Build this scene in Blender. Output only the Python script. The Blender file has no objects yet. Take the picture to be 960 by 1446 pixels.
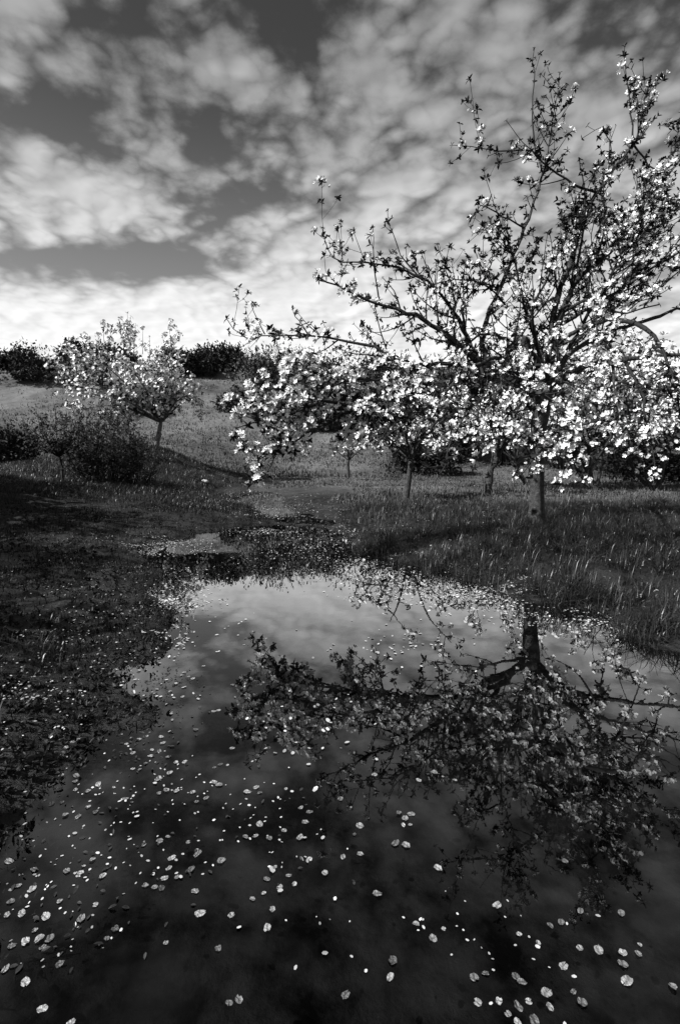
import bpy, math, random
import numpy as np
from mathutils import Matrix, Vector

random.seed(7)
RNG = np.random.default_rng(7)
S = bpy.context.scene
COL = S.collection
rad = math.radians

# ------------------------------------------------------------------ camera
W0, H0, F0 = 960.0, 1446.0, 723.0          # size of the photograph and its focal length in pixels
CAM_H = 1.0
PITCH = math.atan((H0 / 2 - 640.0) / F0)   # looking slightly down at the water
cam_d = bpy.data.cameras.new('camera')
cam = bpy.data.objects.new('camera', cam_d)
COL.objects.link(cam)
cam.location = (0, 0, CAM_H)
cam.rotation_euler = (rad(90) - PITCH, 0, 0)
cam_d.sensor_fit = 'VERTICAL'
cam_d.sensor_height = 36.0
cam_d.lens = 36.0 * F0 / H0
cam_d.clip_start = 0.02
cam_d.clip_end = 6000
S.camera = cam

# ------------------------------------------------------------------ from the photograph's pixels to the place
CP, SP = math.cos(PITCH), math.sin(PITCH)


def ray(px, py):
    a, b = (px - W0 / 2) / F0, (H0 / 2 - py) / F0
    return np.array([a, CP + b * SP, -SP + b * CP])


def at(px, py, d):
    r = ray(px, py)
    return np.array([0, 0, CAM_H]) + r * (d / r[1])


def on_level(px, py, z=0.0):
    r = ray(px, py)
    t = (z - CAM_H) / r[2]
    return np.array([0, 0, CAM_H]) + r * t


def to_px(P):
    P = np.asarray(P, float)
    y, z = P[..., 1], P[..., 2] - CAM_H
    dep = y * CP - z * SP
    up = y * SP + z * CP
    return W0 / 2 + F0 * P[..., 0] / dep, H0 / 2 - F0 * up / dep, dep


# ------------------------------------------------------------------ sky, sun, exposure
SUN_EL, SUN_AZ = 40.0, -114.0               # degrees; azimuth clockwise from +Y (view direction): light from the left, a little behind
SUN_STRENGTH = 5.0
SKY_STRENGTH = 0.1
EXPOSURE = 0.8

sun_d = bpy.data.lights.new('sun', 'SUN')
sun_d.energy = SUN_STRENGTH
sun_d.angle = rad(0.5)
sun = bpy.data.objects.new('sun', sun_d)
COL.objects.link(sun)
sx = math.sin(rad(SUN_AZ)) * math.cos(rad(SUN_EL))
sy = math.cos(rad(SUN_AZ)) * math.cos(rad(SUN_EL))
sz = math.sin(rad(SUN_EL))
sun.rotation_euler = Vector((sx, sy, sz)).to_track_quat('Z', 'Y').to_euler()
sun.location = (-20, -8, 20)

world = bpy.data.worlds.new('World')
S.world = world
world.use_nodes = True
WN, WL = world.node_tree.nodes, world.node_tree.links
WN.clear()


def wnode(t, **kw):
    n = WN.new(t)
    for k, v in kw.items():
        setattr(n, k, v)
    return n


def wmath(op, a, b=None, c=None, clamp=False):
    n = WN.new('ShaderNodeMath')
    n.operation = op
    n.use_clamp = clamp
    for i, v in enumerate((a, b, c)):
        if v is None:
            continue
        if isinstance(v, (int, float)):
            n.inputs[i].default_value = v
        else:
            WL.new(v, n.inputs[i])
    return n.outputs[0]


def wsmooth(v, lo, hi, o0=0.0, o1=1.0):
    n = WN.new('ShaderNodeMapRange')
    n.interpolation_type = 'SMOOTHSTEP'
    WL.new(v, n.inputs[0])
    for i, x in enumerate((lo, hi, o0, o1)):
        n.inputs[i + 1].default_value = x
    return n.outputs[0]


def build_sky():
    out = wnode('ShaderNodeOutputWorld')
    bg = wnode('ShaderNodeBackground')
    bg.inputs['Strength'].default_value = SKY_STRENGTH
    WL.new(bg.outputs[0], out.inputs[0])
    tc = wnode('ShaderNodeTexCoord')
    sky = wnode('ShaderNodeTexSky', sky_type='NISHITA')
    sky.sun_disc = False
    sky.sun_elevation = rad(SUN_EL)
    sky.sun_rotation = rad(SUN_AZ)
    sky.air_density = 1.0
    sky.dust_density = 0.6
    sepc = wnode('ShaderNodeSeparateColor')
    WL.new(sky.outputs[0], sepc.inputs[0])
    red = sepc.outputs[0]                    # black-and-white film behind a red filter
    sep = wnode('ShaderNodeSeparateXYZ')
    WL.new(tc.outputs['Generated'], sep.inputs[0])
    x, y, z = sep.outputs
    zc = wmath('ABSOLUTE', z)
    den = wmath('ADD', zc, DECK)
    u = wmath('DIVIDE', x, den)
    v = wmath('DIVIDE', y, den)
    comb = wnode('ShaderNodeCombineXYZ')
    WL.new(u, comb.inputs[0]); WL.new(v, comb.inputs[1])

    def noise(vec, scale, detail, rough, dist=0.0, off=(0, 0, 0)):
        m = wnode('ShaderNodeMapping')
        WL.new(vec, m.inputs[0])
        m.inputs['Location'].default_value = off
        n = wnode('ShaderNodeTexNoise')
        n.inputs['Scale'].default_value = scale
        n.inputs['Detail'].default_value = detail
        n.inputs['Roughness'].default_value = rough
        n.inputs['Distortion'].default_value = dist
        WL.new(m.outputs[0], n.inputs['Vector'])
        return n.outputs['Fac']

    P = comb.outputs[0]
    mid = noise(P, 3.8, 3.0, 0.45, 0.0, (1.7, 8.2, 0))
    def billow(off):
        t = None
        for sc, am, o in ((4.2, 1.0, 0.0), (8.7, .55, 3.7), (18.0, .28, 7.9)):
            n = noise(P, sc, 1.0, 0.4, 0.0, (4.1 + o + off[0], 3.3 + o + off[1], 0))
            n = wmath('MULTIPLY', wmath('ABSOLUTE', wmath('SUBTRACT', n, 0.5)), am * 2)
            t = n if t is None else wmath('ADD', t, n)
        return t
    fine = noise(P, 26.0, 5.0, 0.6, 0.0, (2.2, 6.1, 0))
    bil = billow((0, 0))
    bil_s = billow((0.022, 0.020))
    puff = wmath('ADD', wmath('MULTIPLY', bil, 0.85), wmath('MULTIPLY', wmath('SUBTRACT', fine, 0.5), 0.36))
    # where the larger cloud banks (+) and the blue gaps (-) stand, on the cloud deck
    cov = wmath('MULTIPLY', wmath('SUBTRACT', mid, 0.5), 0.95)
    for (px, py, hx, hy, amp) in CLOUD_BANKS:
        (cx, cy), (ex_, _), (_, ey_) = deck(px, py), deck(px + hx, py), deck(px, py - hy)
        ex = wmath('POWER', wmath('DIVIDE', wmath('SUBTRACT', u, cx), abs(ex_ - cx)), 2.0)
        ey = wmath('POWER', wmath('DIVIDE', wmath('SUBTRACT', v, cy), abs(ey_ - cy)), 2.0)
        g = wmath('EXPONENT', wmath('MULTIPLY', wmath('ADD', ex, ey), -0.8))
        cov = wmath('ADD', cov, wmath('MULTIPLY', g, amp * 0.85))
    calm = wsmooth(z, 0.10, 0.46, 0.22, 1.0)
    d = wmath('ADD', cov, wmath('MULTIPLY', wmath('MULTIPLY', wmath('SUBTRACT', puff, 0.27), calm), 1.0))
    d = wmath('ADD', d, COVER)
    dens = wsmooth(d, -0.21, 0.20)
    # lit and shaded sides of the puffs
    shade = wmath('MULTIPLY', wmath('MULTIPLY', wmath('SUBTRACT', bil, bil_s), calm), 0.8)
    core = wsmooth(d, 0.05, 0.40, 0.82, 1.08)
    # the cloud deck gets brighter towards the horizon
    elev = wsmooth(z, 0.10, 0.62)
    lum = wmath('MULTIPLY_ADD', wmath('POWER', wmath('SUBTRACT', 1.0, elev), 1.25), 3.8, 1.9)
    cl = wmath('MULTIPLY', wmath('MULTIPLY', lum, core), wmath('ADD', 1.0, shade))
    blue = wmath('ADD', wmath('MULTIPLY', red, 0.34), wmath('MULTIPLY', wmath('SUBTRACT', lum, 1.9), 0.36))
    mix = wnode('ShaderNodeMix', data_type='FLOAT')
    WL.new(dens, mix.inputs[0]); WL.new(blue, mix.inputs[2]); WL.new(cl, mix.inputs[3])
    WL.new(mix.outputs[0], bg.inputs['Color'])


DECK, COVER = 0.22, 0.04


def deck(px, py):
    r = ray(px, py)
    r = r / np.linalg.norm(r)
    return r[0] / (max(r[2], 0) + DECK), r[1] / (max(r[2], 0) + DECK)


# cloud banks (+) and blue gaps (-): column, row, half-width, half-height, amount
CLOUD_BANKS = [
    (60, 150, 100, 50, -.24), (150, 200, 70, 40, -.16), (395, 55, 60, 45, -.24), (300, 185, 60, 60, -.14), (345, 280, 100, 26, -.40),
    (225, 375, 90, 26, -.62), (60, 360, 70, 14, -.30), (545, 15, 50, 30, -.22), (860, 25, 70, 40, -.16), (480, 285, 90, 14, -.22), (300, 330, 60, 30, -.25), (110, 20, 60, 40, -.14),
    (520, 150, 150, 70, .16), (720, 60, 130, 60, .20), (90, 85, 50, 30, .14), (270, 85, 60, 60, .12), (140, 290, 150, 45, .26),
    (640, 250, 220, 60, .14), (420, 360, 130, 50, .30), (650, 380, 300, 60, .25), (150, 450, 320, 35, .32), (480, 500, 900, 60, .4), (930, 130, 80, 80, .12),
]
build_sky()
vs = S.view_settings
vs.view_transform = 'Standard'
vs.look = 'None'
vs.gamma = 1.0
vs.exposure = EXPOSURE
vs.use_curve_mapping = False
S.cycles.max_bounces = 8
S.cycles.transparent_max_bounces = 16
S.cycles.caustics_reflective = False
S.cycles.caustics_refractive = False


# ------------------------------------------------------------------ noise
def _hash(ix, iy, seed):
    h = (ix.astype(np.int64) * 374761393 + iy.astype(np.int64) * 668265263 + seed * 1442695041) & 0xFFFFFFFF
    h = ((h ^ (h >> 13)) * 1274126177) & 0xFFFFFFFF
    h = h ^ (h >> 16)
    return (h & 0xFFFFFF) / float(0xFFFFFF)


def vnoise(x, y, seed=0):
    ix, iy = np.floor(x), np.floor(y)
    fx, fy = x - ix, y - iy
    fx, fy = fx * fx * (3 - 2 * fx), fy * fy * (3 - 2 * fy)
    a, b = _hash(ix, iy, seed), _hash(ix + 1, iy, seed)
    c, d = _hash(ix, iy + 1, seed), _hash(ix + 1, iy + 1, seed)
    return (a + (b - a) * fx) * (1 - fy) + (c + (d - c) * fx) * fy - 0.5


def fbm(x, y, seed=0, oct=4, g=0.5):
    s, a = 0.0, 1.0
    for i in range(oct):
        s = s + a * vnoise(x * 2 ** i, y * 2 ** i, seed + i)
        a *= g
    return s


def sstep(t):
    t = np.clip(t, 0, 1)
    return t * t * (3 - 2 * t)


# ------------------------------------------------------------------ terrain shape
SHORE_PX = [(-30, 1330), (30, 1215), (85, 1125), (135, 1060), (188, 1005), (172, 968), (205, 910), (190, 862),
            (222, 822), (240, 800), (195, 786), (185, 768), (275, 760), (320, 744), (420, 741), (500, 752), (535, 775),
            (570, 800), (640, 822), (720, 838), (800, 855), (870, 880), (960, 915), (1060, 950)]
POND = [on_level(*p)[:2] for p in SHORE_PX] + [np.array(q) for q in ((4.2, 2.2), (4.0, 0.3), (2.0, -1.2), (-0.6, -1.2), (-1.1, 0.2))]
PUDDLE = [on_level(*p)[:2] for p in ((300, 700), (318, 693), (352, 691), (385, 697), (400, 715), (440, 730), (470, 742), (400, 738), (360, 716), (330, 705))]


def poly_sd(poly, x, y):
    """signed distance to a closed outline, negative inside"""
    x, y = np.asarray(x, float), np.asarray(y, float)
    dmin = np.full(x.shape, 1e9)
    inside = np.zeros(x.shape, bool)
    n = len(poly)
    for i in range(n):
        ax, ay = poly[i]; bx, by = poly[(i + 1) % n]
        ex, ey = bx - ax, by - ay
        t = np.clip(((x - ax) * ex + (y - ay) * ey) / (ex * ex + ey * ey + 1e-9), 0, 1)
        dmin = np.minimum(dmin, (x - ax - t * ex) ** 2 + (y - ay - t * ey) ** 2)
        cond = ((ay > y) != (by > y)) & (x < (bx - ax) * (y - ay) / (by - ay + 1e-12) + ax)
        inside ^= cond
    d = np.sqrt(dmin)
    return np.where(inside, -d, d)


def pond_sd(x, y):
    sd = poly_sd(POND, x, y)
    wob = 0.48 * fbm(x * 1.9, y * 1.9, 11, 4, .6) * np.clip(0.4 + y * 0.12, 0.3, 1.4)
    return np.minimum(sd + wob, poly_sd(PUDDLE, x, y) - 0.12 + 0.2 * fbm(x * 2, y * 2, 17, 3))


def gz(x, y):
    x, y = np.asarray(x, float), np.asarray(y, float)
    near = (np.abs(x) < 14) & (y < 18) & (y > -6)
    sd = np.full(x.shape, 6.0)
    if near.any():
        sd = np.where(near, pond_sd(np.where(near, x, 0), np.where(near, y, 0)), 6.0)
    out = 0.13 * (1 - np.exp(-np.maximum(sd, 0) / 0.6)) + 0.001
    inn = -0.16 * (1 - np.exp(np.minimum(sd, 0) / 0.6))
    z = np.where(sd > 0, out, inn)
    land = sstep(sd / 0.6)
    z = z + land * 0.06 * fbm(x * 0.7, y * 0.7, 3, 3)
    z = z + 0.05 * fbm(x * 3.1, y * 3.1, 5, 4) * np.clip(0.55 + land, 0, 1) * np.where(x < 1.0, 1.0, 0.6)
    z = z + 0.018 * fbm(x * 14, y * 14, 6, 2) * np.where(x < 0.5, 1.0, 0.4) * land
    # the left bank rises
    z = z + 0.50 * sstep((-1.6 - x) / 6.0) * sstep((y - 1.5) / 9.0) * land
    # mound under the small blossoming tree
    z = z + 0.72 * np.exp(-(((x + 5.9) / 2.0) ** 2 + ((y - 15.2) / 1.7) ** 2))
    # the hill
    t = sstep((y - 17.0 + 1.2 * fbm(x * 0.09, y * 0.09, 8, 2)) / 33.0)
    z = z + 8.4 * t * (1 + 0.06 * fbm(x * 0.05, y * 0.04, 9, 3)) + 0.35 * t * fbm(x * 0.25, y * 0.25, 10, 3) + 0.45 * np.sqrt(np.maximum(t, 0)) * np.where(y < 60, fbm(x * 0.12, y * 0.75, 14, 3), 0)
    z = z - 0.03 * np.maximum(y - 70, 0)
    return z


def ground_at(px, d):
    """point of the ground seen in column px at depth d"""
    x = (px - W0 / 2) / F0 * d
    for _ in range(4):
        z = float(gz(np.array([x]), np.array([d]))[0])
        dep = d * CP - (z - CAM_H) * SP
        x = (px - W0 / 2) / F0 * dep
    return np.array([x, d, z])


# ------------------------------------------------------------------ materials (grey: the photograph is black and white)
def new_mat(name):
    m = bpy.data.materials.new(name)
    m.use_nodes = True
    return m, m.node_tree.nodes, m.node_tree.links, m.node_tree.nodes['Principled BSDF']


def grey(v):
    return (v, v, v, 1)


def noise_mat(name, lo, hi, scale=6.0, rough=0.8, detail=6.0, bump=0.0, bscale=30.0, translucent=0.0, spec=0.3, coord='Object'):
    m, N, L, p = new_mat(name)
    tc = N.new('ShaderNodeTexCoord')
    n = N.new('ShaderNodeTexNoise')
    n.inputs['Scale'].default_value = scale
    n.inputs['Detail'].default_value = detail
    n.inputs['Roughness'].default_value = 0.62
    L.new(tc.outputs[coord], n.inputs['Vector'])
    r = N.new('ShaderNodeValToRGB')
    r.color_ramp.elements[0].position, r.color_ramp.elements[1].position = 0.33, 0.68
    r.color_ramp.elements[0].color, r.color_ramp.elements[1].color = grey(lo), grey(hi)
    L.new(n.outputs['Fac'], r.inputs[0])
    L.new(r.outputs[0], p.inputs['Base Color'])
    p.inputs['Roughness'].default_value = rough
    p.inputs['Specular IOR Level'].default_value = spec
    if bump:
        n2 = N.new('ShaderNodeTexNoise')
        n2.inputs['Scale'].default_value = bscale
        n2.inputs['Detail'].default_value = 5
        L.new(tc.outputs[coord], n2.inputs['Vector'])
        b = N.new('ShaderNodeBump')
        b.inputs['Strength'].default_value = bump
        b.inputs['Distance'].default_value = 0.02
        L.new(n2.outputs['Fac'], b.inputs['Height'])
        L.new(b.outputs[0], p.inputs['Normal'])
    if translucent:
        t = N.new('ShaderNodeBsdfTranslucent')
        L.new(r.outputs[0], t.inputs['Color'])
        mx = N.new('ShaderNodeMixShader')
        mx.inputs[0].default_value = translucent
        L.new(p.outputs[0], mx.inputs[1]); L.new(t.outputs[0], mx.inputs[2])
        L.new(mx.outputs[0], N['Material Output'].inputs[0])
    return m


M = {}
M['bark'] = noise_mat('bark', 0.006, 0.075, 26, 0.9, 9, 1.0, 70)
M['palebark'] = noise_mat('pale_bark', 0.05, 0.22, 22, 0.9, 8, 0.9, 60)
M['twig'] = noise_mat('twig_bark', 0.006, 0.018, 30, 0.8)
M['leaf'] = noise_mat('young_leaf', 0.006, 0.026, 5.0, 0.65, 3, translucent=0.05, spec=0.10)
M['petal'] = noise_mat('blossom_petal', 0.66, 0.88, 14, 0.7, 3, translucent=0.10, spec=0.2)
M['wetpetal'] = noise_mat('fallen_petal', 0.10, 0.60, 130, 0.35, 4, 0.5, 160, translucent=0.12, spec=0.5, coord='Object')
_n = M['wetpetal'].node_tree
_oi = _n.nodes.new('ShaderNodeObjectInfo')
_mr = _n.nodes.new('ShaderNodeMapRange'); _mr.inputs[3].default_value = .22; _mr.inputs[4].default_value = 1.0
_mx = _n.nodes.new('ShaderNodeMix'); _mx.data_type = 'RGBA'; _mx.blend_type = 'MULTIPLY'; _mx.inputs[0].default_value = 1.0
_rp = [q for q in _n.nodes if q.type == 'VALTORGB'][0]
_n.links.new(_oi.outputs['Random'], _mr.inputs[0]); _n.links.new(_rp.outputs[0], _mx.inputs[6]); _n.links.new(_mr.outputs[0], _mx.inputs[7])
for q in _n.nodes:
    if q.type == 'BSDF_PRINCIPLED': _n.links.new(_mx.outputs[2], q.inputs['Base Color'])
    if q.type == 'BSDF_TRANSLUCENT': _n.links.new(_mx.outputs[2], q.inputs['Color'])
M['drypetal'] = noise_mat('scattered_petal', 0.18, 0.62, 9, 0.6, 3, spec=0.3)
M['grass'] = noise_mat('grass_blade', 0.003, 0.050, 5.0, 0.4, 5, translucent=0.12, spec=0.4)
M['grass_far'] = noise_mat('meadow_grass', 0.03, 0.10, 0.8, 0.6, 5, translucent=0.1, spec=0.2)
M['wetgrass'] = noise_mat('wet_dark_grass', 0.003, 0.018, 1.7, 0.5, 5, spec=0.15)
M['gorse'] = noise_mat('dark_bush_leaf', 0.008, 0.030, 0.7, 0.7, 4, spec=0.2)
M['palebush'] = noise_mat('pale_bush_leaf', 0.03, 0.12, 0.7, 0.7, 4, spec=0.2)
M['litter'] = noise_mat('sodden_leaf', 0.008, 0.05, 40, 0.3, 4, spec=0.5)
M['stone'] = noise_mat('pale_stone', 0.35, 0.6, 8, 0.8, 5, 0.5, 20)


def ground_material():
    m, N, L, p = new_mat('soil_and_turf')
    geo = N.new('ShaderNodeNewGeometry')
    sep = N.new('ShaderNodeSeparateXYZ')
    L.new(geo.outputs['Position'], sep.inputs[0])

    def noise(scale, detail=6, rough=0.6):
        n = N.new('ShaderNodeTexNoise')
        n.inputs['Scale'].default_value = scale
        n.inputs['Detail'].default_value = detail
        n.inputs['Roughness'].default_value = rough
        L.new(geo.outputs['Position'], n.inputs['Vector'])
        return n.outputs['Fac']

    def ramp(v, a, b, ca, cb):
        r = N.new('ShaderNodeValToRGB')
        r.color_ramp.elements[0].position, r.color_ramp.elements[1].position = a, b
        r.color_ramp.elements[0].color, r.color_ramp.elements[1].color = grey(ca), grey(cb)
        L.new(v, r.inputs[0])
        return r.outputs[0]

    def mix(f, a, b):
        x = N.new('ShaderNodeMix'); x.data_type = 'RGBA'
        L.new(f, x.inputs[0]); L.new(a, x.inputs[6]); L.new(b, x.inputs[7])
        return x.outputs[2]

    def mr(v, a, b):
        x = N.new('ShaderNodeMapRange'); x.interpolation_type = 'SMOOTHSTEP'
        L.new(v, x.inputs[0]); x.inputs[1].default_value = a; x.inputs[2].default_value = b
        return x.outputs[0]
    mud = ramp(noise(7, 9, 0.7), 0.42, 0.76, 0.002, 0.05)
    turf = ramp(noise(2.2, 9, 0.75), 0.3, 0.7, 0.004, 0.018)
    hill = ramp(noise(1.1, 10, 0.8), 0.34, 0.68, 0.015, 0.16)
    patch = ramp(noise(0.22, 5, 0.65), 0.42, 0.58, 0.025, 0.16)
    hm = N.new('ShaderNodeMix'); hm.data_type = 'RGBA'; hm.inputs[0].default_value = 0.42
    L.new(hill, hm.inputs[6]); L.new(patch, hm.inputs[7]); hill = hm.outputs[2]
    s2 = N.new('ShaderNodeMath'); s2.operation = 'MULTIPLY_ADD'
    L.new(sep.outputs[0], s2.inputs[0]); s2.inputs[1].default_value = 0.8; L.new(sep.outputs[1], s2.inputs[2])
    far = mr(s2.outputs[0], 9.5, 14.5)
    wet = mr(sep.outputs[2], 0.03, 0.26)
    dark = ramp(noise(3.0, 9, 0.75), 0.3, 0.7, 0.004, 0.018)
    side = N.new('ShaderNodeMath'); side.operation = 'MULTIPLY_ADD'
    L.new(sep.outputs[1], side.inputs[0]); side.inputs[1].default_value = 0.12; L.new(sep.outputs[0], side.inputs[2])
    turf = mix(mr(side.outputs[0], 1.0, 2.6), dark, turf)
    c = mix(wet, mud, turf)
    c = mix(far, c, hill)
    L.new(c, p.inputs['Base Color'])
    rr = N.new('ShaderNodeMapRange')
    L.new(wet, rr.inputs[0]); rr.inputs[3].default_value = 0.42; rr.inputs[4].default_value = 0.9
    L.new(rr.outputs[0], p.inputs['Roughness'])
    sp = N.new('ShaderNodeMapRange'); sp.interpolation_type = 'SMOOTHSTEP'
    L.new(sep.outputs[2], sp.inputs[0])
    for q, x in enumerate((-0.03, 0.03, 0.0, 0.25)): sp.inputs[q + 1].default_value = x
    L.new(sp.outputs[0], p.inputs['Specular IOR Level'])
    b = N.new('ShaderNodeBump')
    b.inputs['Strength'].default_value = 0.8
    b.inputs['Distance'].default_value = 0.03
    L.new(noise(18, 8, 0.7), b.inputs['Height'])
    L.new(b.outputs[0], p.inputs['Normal'])
    return m


def water_material():
    m, N, L, p = new_mat('still_dark_water')
    N.remove(p)
    geo = N.new('ShaderNodeNewGeometry')
    n = N.new('ShaderNodeTexNoise')
    n.inputs['Scale'].default_value = 7.0
    n.inputs['Detail'].default_value = 3
    L.new(geo.outputs['Position'], n.inputs['Vector'])
    b = N.new('ShaderNodeBump')
    b.inputs['Strength'].default_value = 0.05
    b.inputs['Distance'].default_value = 0.004
    L.new(n.outputs['Fac'], b.inputs['Height'])
    lw = N.new('ShaderNodeLayerWeight')          # reflectance rises towards grazing view
    lw.inputs['Blend'].default_value = 0.5
    pw = N.new('ShaderNodeMath'); pw.operation = 'POWER'; pw.inputs[1].default_value = 2.8
    fr = N.new('ShaderNodeMath'); fr.operation = 'MULTIPLY_ADD'; fr.use_clamp = True; fr.inputs[1].default_value = 1.13; fr.inputs[2].default_value = 0.006
    L.new(lw.outputs['Facing'], pw.inputs[0]); L.new(pw.outputs[0], fr.inputs[0])
    gl = N.new('ShaderNodeBsdfGlossy')
    gl.inputs['Roughness'].default_value = 0.0
    gl.inputs['Color'].default_value = grey(1.0)
    L.new(b.outputs[0], gl.inputs['Normal']); L.new(b.outputs[0], lw.inputs['Normal'])
    tr = N.new('ShaderNodeBsdfTransparent')
    tr.inputs['Color'].default_value = grey(0.5)
    mx = N.new('ShaderNodeMixShader')
    L.new(fr.outputs[0], mx.inputs[0]); L.new(tr.outputs[0], mx.inputs[1]); L.new(gl.outputs[0], mx.inputs[2])
    L.new(mx.outputs[0], N['Material Output'].inputs[0])
    return m


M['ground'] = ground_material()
M['water'] = water_material()


# ------------------------------------------------------------------ mesh helpers
def link(name, mesh, mat, parent=None, smooth=False):
    o = bpy.data.objects.new(name, mesh)
    COL.objects.link(o)
    if mat and not mesh.materials:
        mesh.materials.append(mat)
    if parent:
        o.parent = parent
    if smooth and len(mesh.polygons):
        mesh.polygons.foreach_set('use_smooth', np.ones(len(mesh.polygons), bool))
    return o


def np_mesh(name, V, F):
    """V (n,3); F (m,k) all faces with k corners"""
    V = np.ascontiguousarray(V, np.float32); F = np.ascontiguousarray(F, np.int32)
    me = bpy.data.meshes.new(name)
    me.vertices.add(len(V)); me.vertices.foreach_set('co', V.ravel())
    k = F.shape[1]
    me.loops.add(F.size); me.loops.foreach_set('vertex_index', F.ravel())
    me.polygons.add(len(F)); me.polygons.foreach_set('loop_start', np.arange(0, F.size, k, dtype=np.int32))
    me.update(calc_edges=True)
    me.validate()
    return me


class Acc:
    def __init__(self):
        self.v, self.f, self.n = [], [], 0

    def add(self, V, F):
        self.v.append(V); self.f.append(np.asarray(F) + self.n); self.n += len(V)

    def build(self, name, mat, parent=None, origin=None, smooth=False):
        if not self.v:
            return None
        V = np.concatenate(self.v)
        if origin is not None:
            V = V - np.asarray(origin)
        return link(name, np_mesh(name, V, np.concatenate(self.f)), mat, parent, smooth)


def tube(acc, pts, r, sides=5):
    pts = np.asarray(pts, float)
    r = np.asarray(r, float)
    n = len(pts)
    T = np.gradient(pts, axis=0)
    T /= np.linalg.norm(T, axis=1)[:, None] + 1e-9
    ref = np.array([0.31, 0.87, 0.38]) if abs(T[0] @ np.array([0.31, 0.87, 0.38])) < 0.9 else np.array([1.0, 0, 0])
    A = np.cross(T, ref); A /= np.linalg.norm(A, axis=1)[:, None] + 1e-9
    B = np.cross(T, A)
    a = np.arange(sides) * 2 * math.pi / sides
    ring = A[:, None, :] * np.cos(a)[None, :, None] + B[:, None, :] * np.sin(a)[None, :, None]
    V = pts[:, None, :] + ring * r[:, None, None]
    V = V.reshape(-1, 3)
    i = np.arange(n - 1)[:, None] * sides
    j = np.arange(sides)[None, :]
    k = (j + 1) % sides
    F = np.stack([i + j, i + k, i + sides + k, i + sides + j], -1).reshape(-1, 4)
    acc.add(V, F)


def spline(P, step=0.12):
    """Catmull-Rom through the points, resampled"""
    P = np.asarray(P, float)
    Q = np.vstack([2 * P[0] - P[1], P, 2 * P[-1] - P[-2]])
    out = []
    for i in range(1, len(Q) - 2):
        L = np.linalg.norm(Q[i + 1][:3] - Q[i][:3])
        n = max(2, int(L / step))
        t = np.linspace(0, 1, n, endpoint=False)[:, None]
        a, b, c, d = Q[i - 1], Q[i], Q[i + 1], Q[i + 2]
        out.append(0.5 * ((2 * b) + (-a + c) * t + (2 * a - 5 * b + 4 * c - d) * t ** 2 + (-a + 3 * b - 3 * c + d) * t ** 3))
    out.append(P[-1:])
    return np.concatenate(out)


def tag(o, label=None, cat=None, group=None, kind=None):
    if label: o['label'] = label
    if cat: o['category'] = cat
    if group: o['group'] = group
    if kind: o['kind'] = kind
    return o


def empty(name, loc):
    o = bpy.data.objects.new(name, None)
    o.empty_display_size = 0.2
    o.location = loc
    COL.objects.link(o)
    return o


def frames(D, roll):
    """rotation matrices whose z axis is D, rolled"""
    D = D / (np.linalg.norm(D, axis=1)[:, None] + 1e-9)
    ref = np.where(np.abs(D[:, 2:3]) < 0.9, np.array([[0, 0, 1.0]]), np.array([[1.0, 0, 0]]))
    A = np.cross(ref, D); A /= np.linalg.norm(A, axis=1)[:, None] + 1e-9
    B = np.cross(D, A)
    c, s = np.cos(roll)[:, None], np.sin(roll)[:, None]
    X, Y = A * c + B * s, -A * s + B * c
    return np.stack([X, Y, D], axis=2)


def scatter(acc, variants, P, D, scale, rng):
    """bake copies of small shapes (V,F) at P with axis D"""
    n = len(P)
    if not n:
        return
    R = frames(D, rng.uniform(0, 6.283, n))
    which = rng.integers(0, len(variants), n)
    for k, (V, F) in enumerate(variants):
        s = np.where(which == k)[0]
        if not len(s):
            continue
        VV = np.einsum('nij,vj->nvi', R[s], V) * scale[s][:, None, None] + P[s][:, None, :]
        FF = F[None] + (np.arange(len(s)) * len(V))[:, None, None]
        acc.add(VV.reshape(-1, 3), FF.reshape(-1, F.shape[1]))


# ------------------------------------------------------------------ small shapes: leaves, flowers, petals
def leaf_shape(L, w, elev, az, fold=0.3, curl=0.25):
    """folded pointed leaf growing from the origin; six quads"""
    ts = np.array([0.0, 0.3, 0.68, 1.0])
    ws = np.array([0.10, 0.85, 0.80, 0.05]) * w * 0.5
    V = []
    for t, hw in zip(ts, ws):
        zc = -curl * L * t * t
        V += [(t * L, -hw, zc + fold * hw), (t * L, 0, zc), (t * L, hw, zc + fold * hw)]
    V = np.array(V)
    F = []
    for i in range(3):
        a = i * 3
        F += [(a, a + 1, a + 4, a + 3), (a + 1, a + 2, a + 5, a + 4)]
    ce, se = math.cos(elev), math.sin(elev)
    V = V @ np.array([[ce, 0, se], [0, 1, 0], [-se, 0, ce]])
    ca, sa = math.cos(az), math.sin(az)
    V = V @ np.array([[ca, sa, 0], [-sa, ca, 0], [0, 0, 1]])
    return V, np.array(F)


def join(parts):
    Vs, Fs, n = [], [], 0
    for V, F in parts:
        Vs.append(V); Fs.append(F + n); n += len(V)
    return np.concatenate(Vs), np.concatenate(Fs)


def leaf_rosette(rng, nl=6, L=0.046):
    ps = []
    for i in range(nl):
        l = L * rng.uniform(0.45, 1.3)
        ps.append(leaf_shape(l, l * rng.uniform(0.40, 0.55), rng.uniform(-.35, 1.15), i * 2.4 + rng.uniform(-.4, .4), rng.uniform(.2, .7), rng.uniform(-.1, .45)))
    return join(ps)


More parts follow.
